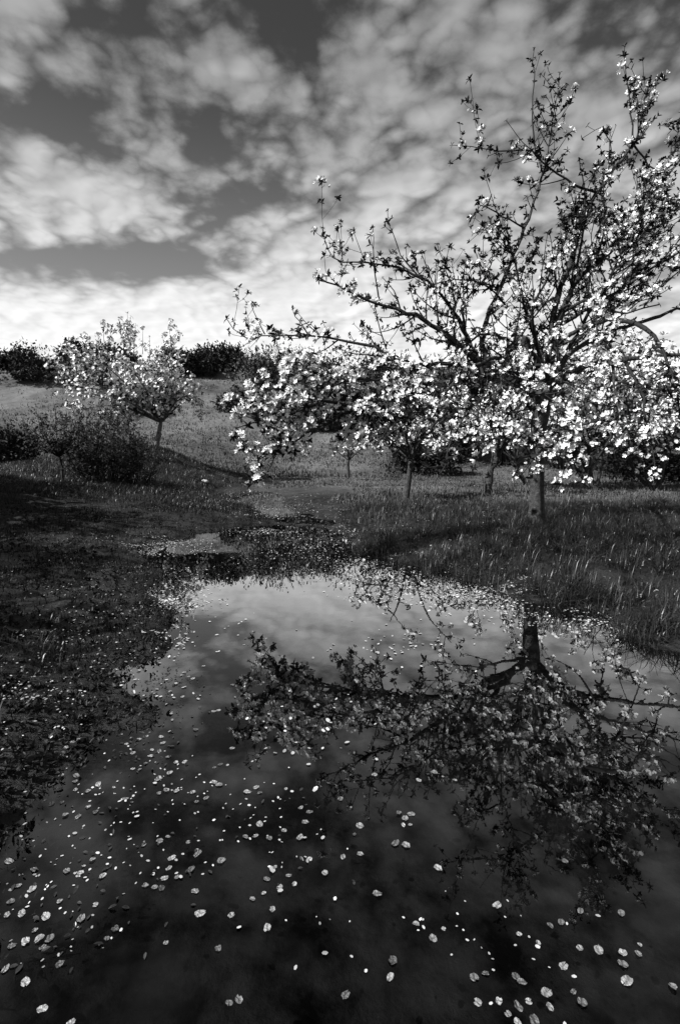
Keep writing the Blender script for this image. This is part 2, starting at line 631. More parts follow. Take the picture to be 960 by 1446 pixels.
def flower(rng, R=0.025):
    """five cupped petals round one centre (vertex 0); faces +z"""
    Vs, Fs = [np.zeros((1, 3))], []
    cup = rng.uniform(0.1, 1.1)
    n = 1
    for i in range(5):
        a = i * 1.2566 + rng.uniform(-.15, .15)
        r = R * rng.uniform(0.88, 1.1)
        w = r * rng.uniform(0.27, 0.38)
        V = np.array([(0.5 * r, -w, 0.10 * r), (0.55 * r, 0, 0.02 * r), (0.5 * r, w, 0.10 * r), (0.93 * r, -w * 0.75, 0.2 * r), (1.0 * r, 0, 0.13 * r), (0.93 * r, w * 0.75, 0.2 * r)])
        V[:, 2] += cup * V[:, 0] * rng.uniform(.7, 1.3)
        ca, sa = math.cos(a), math.sin(a)
        Vs.append(V @ np.array([[ca, sa, 0], [-sa, ca, 0], [0, 0, 1]]))
        Fs += [(0, n, n + 1), (0, n + 1, n + 2), (n, n + 3, n + 4), (n, n + 4, n + 1), (n + 1, n + 4, n + 5), (n + 1, n + 5, n + 2)]
        n += 6
    return np.concatenate(Vs), np.array(Fs)


def blossom_cluster(rng, k=5, R=0.025):
    Vs, Fs, n = [np.array([(-.0012, 0, 0), (.0012, 0, 0)])], [], 2
    for i in range(k):
        V, F = flower(rng, R * rng.uniform(.8, 1.1))
        az = i * 6.283 / max(k - 1, 1) + rng.uniform(-.4, .4)
        el = 1.45 if i == 0 else rng.uniform(0.15, 1.0)
        D = np.array([[math.cos(az) * math.cos(el), math.sin(az) * math.cos(el), math.sin(el)]])
        Rm = frames(D, np.array([rng.uniform(0, 6.28)]))[0]
        Vs.append(V @ Rm.T + D[0] * R * rng.uniform(1.2, 1.9))
        Fs += [np.array([(0, 1, n)]), F + n]
        n += len(V)
    return np.concatenate(Vs), np.concatenate(Fs)


def dequad(V, F):
    """split faces with a doubled corner into triangles, all faces as triangles"""
    T = []
    for f in F:
        if f[2] == f[3]:
            T.append((f[0], f[1], f[2]))
        else:
            T += [(f[0], f[1], f[2]), (f[0], f[2], f[3])]
    return V, np.array(T)


vr = np.random.default_rng(21)
ROS = [leaf_rosette(vr, nl, L) for nl, L in ((5, .046), (6, .050), (7, .046), (4, .056), (3, .050), (8, .044), (9, .040), (5, .060), (4, .040), (6, .056))]
BLO = [blossom_cluster(vr, n) for n in (4, 5, 6, 5, 4, 3)]
QUAD = (np.array([(-.5, -.3, 0), (.5, -.3, .1), (.5, .3, 0), (-.5, .3, .12)]), np.array([(0, 1, 2, 3)]))
# coarse versions for trees farther off
ROS_FAR = [join([leaf_shape(0.07, 0.032, vr.uniform(.1, 1.1), i * 2.1, .4, .2) for i in range(4)]) for _ in range(4)]


def far_flower(rng, n):
    ps = []
    for i in range(n):
        a = np.array([rng.normal(size=3)]); a[0, 2] = abs(a[0, 2])
        Rm = frames(a, np.array([rng.uniform(0, 6.28)]))[0]
        R = 0.026
        V = np.array([(R, 0, .3 * R), (.3 * R, .95 * R, .3 * R), (-.8 * R, .6 * R, .3 * R), (-.8 * R, -.6 * R, .3 * R), (.3 * R, -.95 * R, .3 * R), (0, 0, 0)])
        F = np.array([(5, 0, 1), (5, 1, 2), (5, 2, 3), (5, 3, 4), (5, 4, 0)])
        ps.append((V @ Rm.T + a[0] / np.linalg.norm(a) * 0.04, F))
    return join(ps)


BLO_FAR = [far_flower(vr, n) for n in (3, 4, 4, 2)]

# ================================================================== LARGE STRUCTURE
def axis(parts):
    return np.unique(np.concatenate([np.round(p, 4) for p in parts]))


def geom(a, b, n):
    return a * (b / a) ** (np.arange(1, n + 1) / n)


gx = axis([np.arange(-6, 7.5, 0.06), np.arange(-30, -6, 0.45), np.arange(7.5, 30, 0.45), geom(30, 1500, 24), -geom(30, 1500, 24)])
gy = axis([np.arange(-2, 11, 0.055), np.arange(11, 20, 0.15), np.arange(20, 56, 0.5), geom(56, 2500, 24), -geom(2, 300, 12)])
GX, GY = np.meshgrid(gx, gy)
GZ = gz(GX.ravel(), GY.ravel())
nx, ny = len(gx), len(gy)
idx = np.arange(nx * ny).reshape(ny, nx)
GF = np.stack([idx[:-1, :-1], idx[:-1, 1:], idx[1:, 1:], idx[1:, :-1]], -1).reshape(-1, 4)
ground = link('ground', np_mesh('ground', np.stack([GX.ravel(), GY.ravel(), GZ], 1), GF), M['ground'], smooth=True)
tag(ground, kind='structure')

# water surface: one level sheet; the ground dips under it where the pond and the puddle lie
wx0, wx1, wy0, wy1 = -3.2, 6.0, -1.6, 14.5
wm = np_mesh('pond_water', np.array([(wx0, wy0, 0), (wx1, wy0, 0), (wx1, wy1, 0), (wx0, wy1, 0)]), np.array([(0, 1, 2, 3)]))
water = tag(link('pond_water', wm, M['water']), kind='structure')


# ================================================================== THE APPLE TREE
def in_view(P, m=15):
    x, y, d = to_px(P)
    return (x > -m) & (x < W0 + m) & (y > -m) & (y < H0 + m) & (d > 0)


def grow(acc, spots, p0, d0, L, r0, rng, level, up=0.25, gnarl=0.35, sides=4, spur=0.10, twigs=True, density=1.0):
    """a twig with spurs; records where leaf and blossom spurs sit"""
    n = max(3, int(L / 0.09) + 1)
    pts = [np.array(p0)]
    d = np.array(d0) / (np.linalg.norm(d0) + 1e-9)
    st = L / (n - 1)
    for i in range(n - 1):
        d = d + rng.normal(size=3) * gnarl * 0.28 + np.array([0, 0, up * 0.35])
        d /= np.linalg.norm(d)
        pts.append(pts[-1] + d * st)
    pts = np.array(pts)
    rr = np.linspace(r0, max(0.0026, r0 * 0.35), n)
    tube(acc, pts, rr, sides)
    # spurs along the twig
    ns = int(L / spur * density * rng.uniform(.75, 1.2))
    for k in range(ns):
        t = rng.uniform(0.12, 1) * (n - 1.001)
        i = int(t); q = pts[i] + (pts[i + 1] - pts[i]) * (t - i)
        a = rng.normal(size=3); a -= a @ d * d; a /= np.linalg.norm(a) + 1e-9
        ax = a + d * 0.55 + np.array([0, 0, 0.35])
        ax /= np.linalg.norm(ax)
        sl = rng.uniform(0.008, 0.05)
        e = q + ax * sl
        if sl > 0.02 and level < 3:
            tube(acc, [q, e], [0.003, 0.0022], 3)
        spots.append((e, ax, t / n))
    spots.append((pts[-1], d, 1.0))
    if twigs and level < 2:
        m = int(L / 0.28 * rng.uniform(.5, 1.3) * density)
        for k in range(m):
            t = rng.uniform(0.15, 0.9) * (n - 1.001); i = int(t)
            q = pts[i] + (pts[i + 1] - pts[i]) * (t - i)
            a = rng.normal(size=3); a -= a @ d * d; a /= np.linalg.norm(a) + 1e-9
            grow(acc, spots, q, a + d * 0.7, L * rng.uniform(.3, .6) * (1 - 0.4 * t / n), rr[i] * 0.7, rng, level + 1, up, gnarl, max(3, sides - 1), spur, twigs, density)
    return pts


def main_tree():
    rng = np.random.default_rng(5)
    base = ground_at(757, 6.5)
    root = empty('apple_tree', base)
    tag(root, 'large blossoming apple tree leaning over the pond at its right bank', 'tree')
    # trunk with a root flare, rough outline
    tp = [base + np.array([0.0, 0, -0.12]), base + np.array([0.0, 0, 0.05]), at(758, 705, 6.5), at(758, 660, 6.5), at(760, 610, 6.49), at(766, 565, 6.47), at(772, 540, 6.45)]
    T = spline(tp, 0.05)
    n, sd = len(T), 22
    aa = np.arange(sd) * 2 * math.pi / sd
    rr = 0.086 - 0.012 * np.linspace(0, 1, n) + 0.06 * np.exp(-np.linspace(0, 12, n)) + 0.02 * np.exp(-((np.linspace(0, 1, n) - 0.85) / .12) ** 2)
    rr[-3:] *= (0.95, 0.8, 0.5)
    V = []
    for i in range(n):
        w = rr[i] * (1 + 0.11 * np.sin(aa * 3 + 0.3 * i * 0.2) + 0.05 * np.sin(aa * 7 + i * .11) + 0.09 * vnoise(np.cos(aa) * 2 + 5 + i * .02, np.sin(aa) * 2 + i * 0.22, 4) + 0.10 * vnoise(aa * 3, np.full(sd, i * 0.45), 6))
        V.append(T[i] + np.stack([np.cos(aa) * w, np.sin(aa) * w, np.zeros(sd)], 1))
    V = np.concatenate(V)
    i = np.arange(n - 1)[:, None] * sd; j = np.arange(sd)[None]; k = (j + 1) % sd
    F = np.stack([i + j, i + k, i + sd + k, i + sd + j], -1).reshape(-1, 4)
    link('trunk', np_mesh('trunk', V - base, F), M['bark'], root, True)

    f0 = (766, 566, 6.48)
    f1 = (770, 550, 6.46)
    # limbs traced where they stand: (column, row, depth); start and end radius; side-branch density; blossom share
    limbs = [
        # long limbs sweeping out over the pond
        ([f0, (742, 545, 6.42), (700, 527, 6.3), (660, 497, 6.15), (602, 452, 6.0), (561, 438, 5.9), (506, 418, 5.8), (448, 390, 5.7)], .080, .006, 1.1, .40),
        ([(690, 520, 6.27), (680, 470, 6.3), (712, 390, 6.4), (740, 322, 6.42), (767, 246, 6.45), (778, 191, 6.45), (790, 103, 6.45)], .042, .004, 1.1, .25),
        ([(672, 505, 6.2), (640, 440, 6.15), (600, 398, 6.1), (560, 378, 6.1), (515, 371, 6.1), (470, 364, 6.1), (455, 322, 6.1)], .028, .004, 1.0, .25),
        ([(596, 396, 6.1), (575, 372, 6.1), (558, 345, 6.1), (547, 297, 6.1)], .009, .003, .7, .15),
        ([(700, 527, 6.3), (644, 514, 6.1), (575, 512, 6.0), (527, 490, 5.95), (465, 477, 5.9), (389, 473, 5.9), (345, 477, 5.9), (321, 451, 5.9)], .034, .004, 1.0, .35),
        ([(374, 472, 5.9), (364, 452, 5.9), (354, 428, 5.88)], .006, .003, .3, .1),
        ([(436, 475, 5.9), (425, 455, 5.9), (413, 436, 5.92)], .006, .003, .3, .1),
        ([(640, 482, 6.1), (642, 430, 6.05), (630, 385, 6.0), (617, 345, 6.0)], .012, .003, .9, .25),
        ([(566, 440, 5.9), (556, 410, 5.85), (540, 392, 5.8)], .008, .003, .8, .2),
        # low limbs coming forward over the water
        ([(748, 552, 6.4), (720, 535, 6.1), (671, 530, 5.75), (575, 552, 5.3), (506, 576, 5.0), (444, 607, 4.72), (389, 638, 4.55), (345, 658, 4.5)], .045, .005, 2.1, 1.15),
        ([(600, 548, 5.4), (545, 536, 5.2), (490, 540, 5.0), (437, 552, 4.9), (378, 550, 4.8)], .022, .004, 2.1, 1.15),
        ([(506, 576, 5.0), (460, 570, 4.85), (400, 588, 4.65), (336, 604, 4.5)], .019, .004, 2.3, 1.2),
        ([(720, 525, 6.2), (700, 505, 5.6), (660, 525, 5.1), (610, 570, 4.75), (565, 600, 4.55), (530, 625, 4.45)], .034, .005, 1.8, .8),
        ([(690, 512, 5.5), (680, 530, 5.0), (660, 575, 4.6), (640, 620, 4.4), (622, 668, 4.3)], .020, .005, 1.4, .8),
        ([f1, (752, 500, 6.1), (735, 475, 5.4), (715, 500, 4.9), (700, 560, 4.5), (695, 620, 4.3), (690, 672, 4.2)], .036, .005, 1.2, .8),
        ([(725, 482, 5.1), (690, 470, 4.8), (650, 490, 4.6), (610, 520, 4.5)], .020, .004, .9, .6),
        # uprights
        ([f1, (776, 490, 6.48), (783, 432, 6.5), (802, 377, 6.5), (822, 315, 6.5), (850, 260, 6.5), (895, 201, 6.5), (908, 150, 6.5), (919, 108, 6.5)], .060, .005, 1.15, .30),
        ([(893, 203, 6.5), (890, 150, 6.5), (884, 112, 6.5), (881, 66, 6.5)], .009, .003, .7, .2),
        ([(843, 272, 6.5), (809, 260, 6.45), (767, 229, 6.4), (750, 215, 6.4), (706, 212, 6.4), (638, 205, 6.4)], .016, .003, .8, .3),
        ([(756, 218, 6.4), (751, 170, 6.4), (753, 120, 6.4), (754, 68, 6.4)], .008, .003, .6, .15),
        ([(893, 203, 6.5), (915, 232, 6.5), (935, 244, 6.5), (975, 215, 6.5)], .010, .003, 1.0, .4),
        ([(785, 455, 6.45), (816, 395, 6.3), (862, 356, 6.2), (898, 315, 6.2), (926, 274, 6.2), (950, 205, 6.2), (962, 160, 6.2)], .038, .004, 1.3, .35),
        ([(785, 462, 6.45), (850, 425, 6.2), (912, 384, 6.0), (975, 345, 5.9), (1040, 300, 5.9)], .034, .004, 1.3, .4),
        ([f1, (758, 490, 6.35), (738, 430, 6.2), (728, 370, 6.1), (700, 320, 6.1), (668, 330, 6.1)], .032, .004, 1.2, .25),
        ([(758, 490, 6.3), (752, 440, 6.0), (775, 385, 5.9), (800, 335, 5.9), (832, 300, 5.9)], .022, .004, 1.2, .3),
        ([(800, 495, 6.4), (838, 430, 6.1), (872, 370, 6.0), (905, 300, 6.0), (930, 235, 6.0)], .028, .004, 1.2, .35),
        ([(776, 490, 6.4), (792, 440, 6.7), (812, 395, 6.9), (832, 345, 7.0), (838, 300, 7.0)], .022, .004, 1.1, .3),
        ([(660, 497, 6.15), (655, 430, 6.2), (690, 385, 6.3), (702, 335, 6.3)], .018, .004, 1.1, .25),
        ([(712, 430, 6.3), (690, 405, 6.0), (655, 395, 5.8), (615, 400, 5.7)], .014, .004, 1.0, .3),
        ([(850, 470, 6.5), (890, 430, 6.2), (930, 400, 6.0), (985, 370, 5.9)], .020, .004, 1.2, .4),
        ([(850, 420, 6.2), (882, 350, 6.4), (940, 300, 6.5), (990, 260, 6.5)], .018, .004, 1.1, .35),
        ([(838, 378, 6.25), (880, 330, 6.4), (935, 330, 6.5), (980, 290, 6.5)], .016, .004, 1.0, .4),
        ([(850, 260, 6.5), (862, 215, 6.6), (850, 180, 6.6), (822, 195, 6.6)], .010, .003, .9, .3),
        ([(740, 322, 6.42), (700, 300, 6.3), (678, 290, 6.3), (665, 320, 6.2)], .009, .003, .9, .3),
        ([f1, (800, 500, 6.9), (850, 440, 7.4), (900, 380, 7.7), (940, 310, 7.8)], .036, .004, .9, .3),
        ([f0, (720, 540, 6.9), (670, 520, 7.4), (610, 520, 7.8)], .030, .004, .9, .6),
        ([f1, (765, 500, 6.9), (750, 450, 7.3), (735, 390, 7.5)], .030, .004, .9, .3),
        # limbs to the right, bare near the trunk
        ([f0, (792, 538, 6.4), (840, 512, 6.3), (900, 505, 6.2), (960, 502, 6.1), (1070, 490, 6.0)], .060, .006, .22, .6),
        ([f1, (800, 505, 6.55), (850, 472, 6.6), (920, 450, 6.6), (1000, 425, 6.6), (1080, 390, 6.6)], .045, .006, .45, .5),
        # limbs that rise, come towards the camera and droop
        ([f1, (785, 495, 6.1), (820, 465, 5.4), (850, 480, 4.8), (865, 530, 4.45), (870, 590, 4.25), (868, 672, 4.1)], .038, .005, 0.94, .75),
        ([(820, 465, 5.4), (870, 450, 5.0), (920, 475, 4.6), (950, 530, 4.35), (970, 640, 4.1)], .030, .005, 0.88, .7),
        ([(790, 490, 6.0), (790, 460, 5.3), (785, 480, 4.8), (790, 540, 4.45), (795, 600, 4.25), (800, 672, 4.1)], .030, .005, 1.16, .8),
        ([(785, 470, 5.1), (800, 440, 4.8), (830, 425, 4.6), (880, 440, 4.4), (930, 430, 4.3)], .022, .005, 0.77, .55),
        ([(735, 475, 5.4), (745, 500, 4.8), (755, 560, 4.45), (750, 610, 4.3), (760, 662, 4.2)], .024, .005, 1.26, .85),
        ([(850, 480, 4.8), (890, 520, 4.4), (910, 580, 4.2), (925, 668, 4.05)], .020, .004, 0.83, .75),
        ([(868, 600, 4.25), (852, 640, 4.2), (822, 668, 4.2), (792, 684, 4.2)], .011, .003, 0.33, .6),
        ([(960, 502, 6.1), (1020, 520, 5.6), (1100, 530, 5.2)], .02, .004, 0.55, .7),
    ]
    tw = Acc()
    spots = []                                        # position, axis, blossom share
    for pl, r0, r1, dens, bl in limbs:
        dens *= .92 if bl < .5 else .62
        r0 = r0 * .74 if r0 > .012 else r0 * .9
        big = r0 > .011
        pts = np.array([at(*q) for q in pl])
        C = spline(pts, 0.10)
        C[2:-1] += rng.normal(size=(len(C) - 3, 3)) * 0.010
        n = len(C)
        t = np.linspace(0, 1, n)
        R = r0 * (1 - t) ** 1.15 + r1
        a = Acc()
        tube(a, C, R * (1 + 0.10 * rng.normal(size=n)), 9 if big else 6)
        a.build('limb', M['bark'] if r0 > .024 else M['twig'], root, base, True)
        L = np.sum(np.linalg.norm(np.diff(C, axis=0), axis=1))
        here = []
        # side branches
        m = int(L / 0.105 * dens)
        for k in range(m):
            tt = min(0.985, max(0.13, rng.uniform(0.42 if bl >= .7 else 0.10, 1.0) ** 0.85)) if big else rng.uniform(.1, .97)
            i = min(n - 2, int(tt * (n - 1)))
            d = C[i + 1] - C[i]; d /= np.linalg.norm(d)
            q = rng.normal(size=3); q -= q @ d * d; q /= np.linalg.norm(q)
            ln = rng.uniform(0.10, 0.80) * (1.15 - 0.70 * tt) * (1.0 if big else .42)
            if rng.random() < 0.10 and big:
                ln *= 1.7
            grow(tw, here, C[i], q + d * 0.7 + np.array([0, 0, 0.25]), ln, min(R[i] * .6, .0045 + ln * .008), rng, 1, 0.30, 0.22, 4, 0.10, True, dens)
        # spurs straight on the limb
        for k in range(int(L / 0.075 * min(dens, 1.1))):
            tt = rng.uniform((.45 if bl >= .7 else .25) if big else 0.05, 1.0)
            i = min(n - 2, int(tt * (n - 1)))
            d = C[i + 1] - C[i]; d /= np.linalg.norm(d)
            q = rng.normal(size=3); q -= q @ d * d; q /= np.linalg.norm(q)
            ax = q + d * .5 + np.array([0, 0, .4]); ax /= np.linalg.norm(ax)
            e = C[i] + ax * (R[i] + rng.uniform(.01, .05))
            tube(tw, [C[i], e], [.004, .0028], 3)
            here.append((e, ax, tt))
        here.append((C[-1], C[-1] - C[-2], 1.0))
        spots += [(p, x, bl) for p, x, _ in here]
    o = tw.build('twigs', M['twig'], root, base)
    tag(o, kind='stuff')
    P = np.array([s[0] for s in spots]); D = np.array([s[1] for s in spots]); B = np.array([s[2] for s in spots])
    ok = P[:, 2] > 0.35
    P, D, B = P[ok], D[ok], B[ok]
    clump = fbm(P[:, 0] * 3.2 + P[:, 1] * 1.3, P[:, 2] * 3.2 - P[:, 1] * 1.1, 71, 2)          # blossom comes in bunches
    isb = rng.random(len(P)) < np.clip(B ** 1.5 * (.70 + np.where(B > 1, .8, 1.8) * clump), 0, .95)
    D = D / np.linalg.norm(D, axis=1)[:, None]
    D = np.where(isb[:, None], D * .8 + np.array([-.25, -.15, .75]), D + np.array([0, 0, .25]))   # blossom turns to the light
    dist = np.linalg.norm(P - np.array([0, 0, CAM_H]), axis=1)
    # leaves at every spur
    lsel = np.where((~isb) | (rng.random(len(P)) < 0.9))[0]
    lscale = rng.uniform(0.55, 1.15, len(P)) * np.where(isb, 1.15, 1.0)
    near_l = [q for q in lsel if in_view(P[q])]
    near_l = sorted(near_l, key=lambda q: dist[q] / lscale[q])[:300]
    rest = np.setdiff1d(lsel, near_l)
    a = Acc()
    scatter(a, ROS, P[rest], D[rest], lscale[rest], rng)
    tag(a.build('leaves', M['leaf'], root, base), kind='stuff')
    lm = [np_mesh('leaf_cluster', V, F) for V, F in ROS]
    for m_ in lm:
        m_.materials.append(M['leaf'])
    bm = [np_mesh('blossom_cluster', V, F) for V, F in BLO]
    for m_ in bm:
        m_.materials.append(M['petal'])

    def place(name, meshes, q, s):
        o = bpy.data.objects.new(name, meshes[int(rng.integers(len(meshes)))])
        COL.objects.link(o)
        o.parent = root
        R = frames(D[q:q + 1], np.array([rng.uniform(0, 6.28)]))[0] * s
        mt = np.eye(4); mt[:3, :3] = R; mt[:3, 3] = P[q] - base
        o.matrix_local = Matrix(mt.tolist())
    for q in near_l:
        place('leaf_cluster', lm, q, lscale[q])
    bsel = np.where(isb)[0]
    bscale = rng.uniform(0.72, 1.25, len(P))
    near_b = sorted([q for q in bsel if in_view(P[q])], key=lambda q: dist[q] / bscale[q])[:300]
    rest = np.setdiff1d(bsel, near_b)
    a = Acc()
    scatter(a, BLO, P[rest], D[rest], bscale[rest], rng)
    tag(a.build('blossoms', M['petal'], root, base), kind='stuff')
    for q in near_b:
        place('blossom_cluster', bm, q, bscale[q])
    print('main tree spots', len(P), 'blossoms', len(bsel))
    return root


main_tree()


# ================================================================== THE OTHER TREES
def orchard_tree(name, label, base, H, spread, trunk_r, seed, fork=0.32, lean=(0, 0), nl=8, blossom=0.6, dens=1.0, upright=0.5,
                 stems=1, top_shoots=0, shift=(0, 0), group='blossoming apple trees behind the large one', mat_leaf='leaf', spur=0.12, cat='tree', mat_bark='bark'):
    rng = np.random.default_rng(seed)
    root = empty(name, base)
    tag(root, label, cat, group)
    tr, tw, spots = Acc(), Acc(), []
    base = np.asarray(base, float)
    for s in range(stems):
        az = rng.uniform(0, 6.28)
        ln = np.array([lean[0], lean[1], 0]) + (0 if stems == 1 else 1) * 0.30 * H * np.array([math.cos(az), math.sin(az), 0]) * rng.uniform(.5, 1.1)
        off = np.zeros(3) if stems == 1 else np.array([math.cos(az), math.sin(az), 0]) * trunk_r * 2
        fk = base + off + ln * fork * 2 + np.array([0, 0, H * fork * rng.uniform(.9, 1.1)])
        C = spline([base + off + np.array([0, 0, -.15]), base + off * 1.05, base + off + (fk - base - off) * .5 + rng.normal(size=3) * .04 * H * .2, fk], .12)
        R = np.linspace(trunk_r * 1.15, trunk_r * .8, len(C)) * (1 + .08 * rng.normal(size=len(C)))
        R *= 1 + .7 * np.exp(-np.linspace(0, 1, len(C)) * 9)
        C[2:-1] += rng.normal(size=(len(C) - 3, 3)) * trunk_r * .12
        tube(tr, C, R, 12)
        k0 = rng.uniform(0, 6.28)
        for k in range(nl):
            az = k0 + k * 2.399 + rng.uniform(-.3, .3)
            out = spread * rng.uniform(.5, 1.15)
            top = H * (fork + (1 - fork) * rng.uniform(.12, .92))
            out *= math.sqrt(max(.1, 1 - ((top / H - .45) / .62) ** 2))
            e = base + off + ln * 1.2 + np.array([shift[0], shift[1], 0]) + np.array([math.cos(az) * out, math.sin(az) * out, top])
            midp = fk + (e - fk) * .5 + np.array([0, 0, H * .08]) + rng.normal(size=3) * .05 * H * .5
            B = spline([fk, midp, e], .14)
            n = len(B)
            Rb = np.linspace(trunk_r * .5, .006, n)
            tube(tr, B, Rb, 6)
            L = np.sum(np.linalg.norm(np.diff(B, axis=0), axis=1))
            for q in range(int(L / .2 * dens)):
                i = int(rng.uniform(.15, .98) * (n - 1)); i = min(i, n - 2)
                d = B[i + 1] - B[i]; d /= np.linalg.norm(d)
                v = rng.normal(size=3); v -= v @ d * d; v /= np.linalg.norm(v)
                here = []
                grow(tw, here, B[i], v + d * .5 + np.array([0, 0, .3]), rng.uniform(.25, .85) * spread / 2.2, .010, rng, 1, .2, .4, 3, spur, True, dens)
                spots += here
    for k in range(top_shoots):
        az = rng.uniform(0, 6.28); r = spread * .5 * rng.uniform(0, 1)
        p = base + np.array([lean[0] + shift[0] + math.cos(az) * r, lean[1] + math.sin(az) * r, H * rng.uniform(.72, .86)])
        here = []
        grow(tw, here, p, np.array([math.cos(az) * .25, math.sin(az) * .25, 1]), rng.uniform(.5, 1.1) * H * .22, .010, rng, 1, .4, .25, 3, spur * 1.2, True, .8)
        spots += here
    tr.build('trunk', M[mat_bark], root, base, True)
    tag(tw.build('twigs', M['twig'], root, base), kind='stuff')
    P = np.array([s[0] for s in spots]); D = np.array([s[1] for s in spots]) + np.array([0, 0, .2])
    ok = P[:, 2] > base[2] + 0.3
    P, D = P[ok], D[ok]
    isb = rng.random(len(P)) < blossom
    a = Acc(); scatter(a, ROS_FAR, P, D, rng.uniform(.6, 1.1, len(P)), rng)
    tag(a.build('leaves', M[mat_leaf], root, base), kind='stuff')
    if isb.any():
        b = Acc(); scatter(b, BLO_FAR, P[isb], D[isb], rng.uniform(.9, 1.5, isb.sum()) * (.9 + base[1] / 40), rng)
        tag(b.build('blossoms', M['petal'], root, base), kind='stuff')
    return root


# the small tree on the mound, far left
b = ground_at(221, 15.4)
orchard_tree('blossoming_tree', 'small blossoming tree with a pale leaning trunk on the mound, left', b, 3.45, 2.05, .07, 4, fork=.20, lean=(.42, 0), shift=(-1.0, 0), nl=22, blossom=.72, dens=1.25, upright=.45, top_shoots=20, mat_bark='palebark', group=None)
orchard_tree('apple_tree', 'slim apple tree standing behind the large one, left of its trunk', ground_at(572, 9.4), 2.8, 1.6, .058, 12, fork=.29, lean=(.16, 0), nl=9, blossom=.65, dens=1.0, upright=.35)
orchard_tree('apple_tree', 'thin apple tree between the slim one and the large trunk', ground_at(690, 10.8), 2.6, 1.4, .07, 14, fork=.28, lean=(.24, 0), nl=9, blossom=.6, dens=1.0, upright=.35)
orchard_tree('apple_tree', 'tiny far apple tree under the long low bough of the large one', ground_at(492, 16.5), 2.1, 1.0, .05, 15, fork=.3, nl=7, blossom=.6, upright=.3)
orchard_tree('apple_tree', 'crooked many-stemmed apple tree just right of the large trunk, before the hedge', ground_at(838, 12.2), 3.5, 1.9, .045, 18, fork=.22, nl=6, stems=4, blossom=.75, dens=1.1, upright=.4)
orchard_tree('apple_tree', 'crooked many-stemmed apple tree by the right edge, before the hedge', ground_at(925, 11.8), 3.5, 2.0, .045, 19, fork=.24, nl=6, stems=4, blossom=.75, dens=1.1, upright=.4)
orchard_tree('apple_tree', 'bushy apple tree before the hedge, behind the thin tree', ground_at(750, 13.2), 3.6, 2.0, .05, 23, fork=.2, nl=6, stems=3, blossom=.75, dens=1.1, upright=.5)


# ------------------------------------------------------------------ bushes
def bush(label, base, w, h, seed, mat='gorse', n=5200, leaf=.13, group='dark bushes on the hill', flat=.75, name='bush', lobes=9, depth=None):
    rng = np.random.default_rng(seed)
    root = empty(name, base)
    tag(root, label, 'bush', group)
    base = np.asarray(base, float)
    depth = depth or w * .8
    st = Acc()
    C, Rr = [], []
    for k in range(lobes):
        a = rng.uniform(0, 6.28); q = math.sqrt(rng.random()) * .62
        lz = h * rng.uniform(.28, .74) * (1 - .35 * q)
        c = np.array([math.cos(a) * q * w / 2 * 1.25, math.sin(a) * q * depth / 2 * 1.25, lz])
        C.append(c); Rr.append(min(h - lz, w * .3) * rng.uniform(.45, 1.05) + .1)
        P = spline([np.array([c[0] * .2, c[1] * .2, -.15]), c * .5 + rng.normal(size=3) * .1, c], .3)
        tube(st, P, np.linspace(.05, .012, len(P)), 4)
    st.build('stems', M['twig'], root)
    C, Rr = np.array(C), np.array(Rr)
    k = rng.integers(0, lobes, n)
    dirs = rng.normal(size=(n, 3)); dirs /= np.linalg.norm(dirs, axis=1)[:, None]
    lump = 1 + .45 * fbm(dirs[:, 0] * 2.2 + k * 3.1, dirs[:, 2] * 2.2 + dirs[:, 1] * 1.7, seed, 3) + .10 * rng.normal(size=n)
    rr = Rr[k] * lump * rng.uniform(.35, 1, n) ** .35
    P = C[k] + dirs * rr[:, None] * np.array([1, 1, .92])
    ok = P[:, 2] > -.1
    # sprays poking out of the outline
    m = n // 8
    kk = rng.integers(0, lobes, m)
    dd = rng.normal(size=(m, 3)); dd[:, 2] = np.abs(dd[:, 2]) + .2; dd /= np.linalg.norm(dd, axis=1)[:, None]
    tip = C[kk] + dd * (Rr[kk] * rng.uniform(.9, 1.55, m))[:, None]
    Ps = np.concatenate([tip + rng.normal(size=(m, 3)) * leaf * .3 - dd * leaf * s for s in (0, 1, 2)])
    Ds = np.concatenate([dd] * 3) + rng.normal(size=(m * 3, 3)) * .6
    P = np.concatenate([P[ok], Ps]); D = np.concatenate([dirs[ok] * .8 + rng.normal(size=(ok.sum(), 3)) * .7, Ds])
    a = Acc()
    V, F = QUAD
    V2 = V[:, [2, 1, 0]].copy() * np.array([1, 1, 1.0])       # blades stand along their axis
    scatter(a, [(V2, F), (V2 * np.array([1, .6, 1.3]), F)], P, D, rng.uniform(.6, 1.35, len(P)) * leaf, rng)
    tag(a.build('crown', M[mat], root), kind='stuff')
    return root


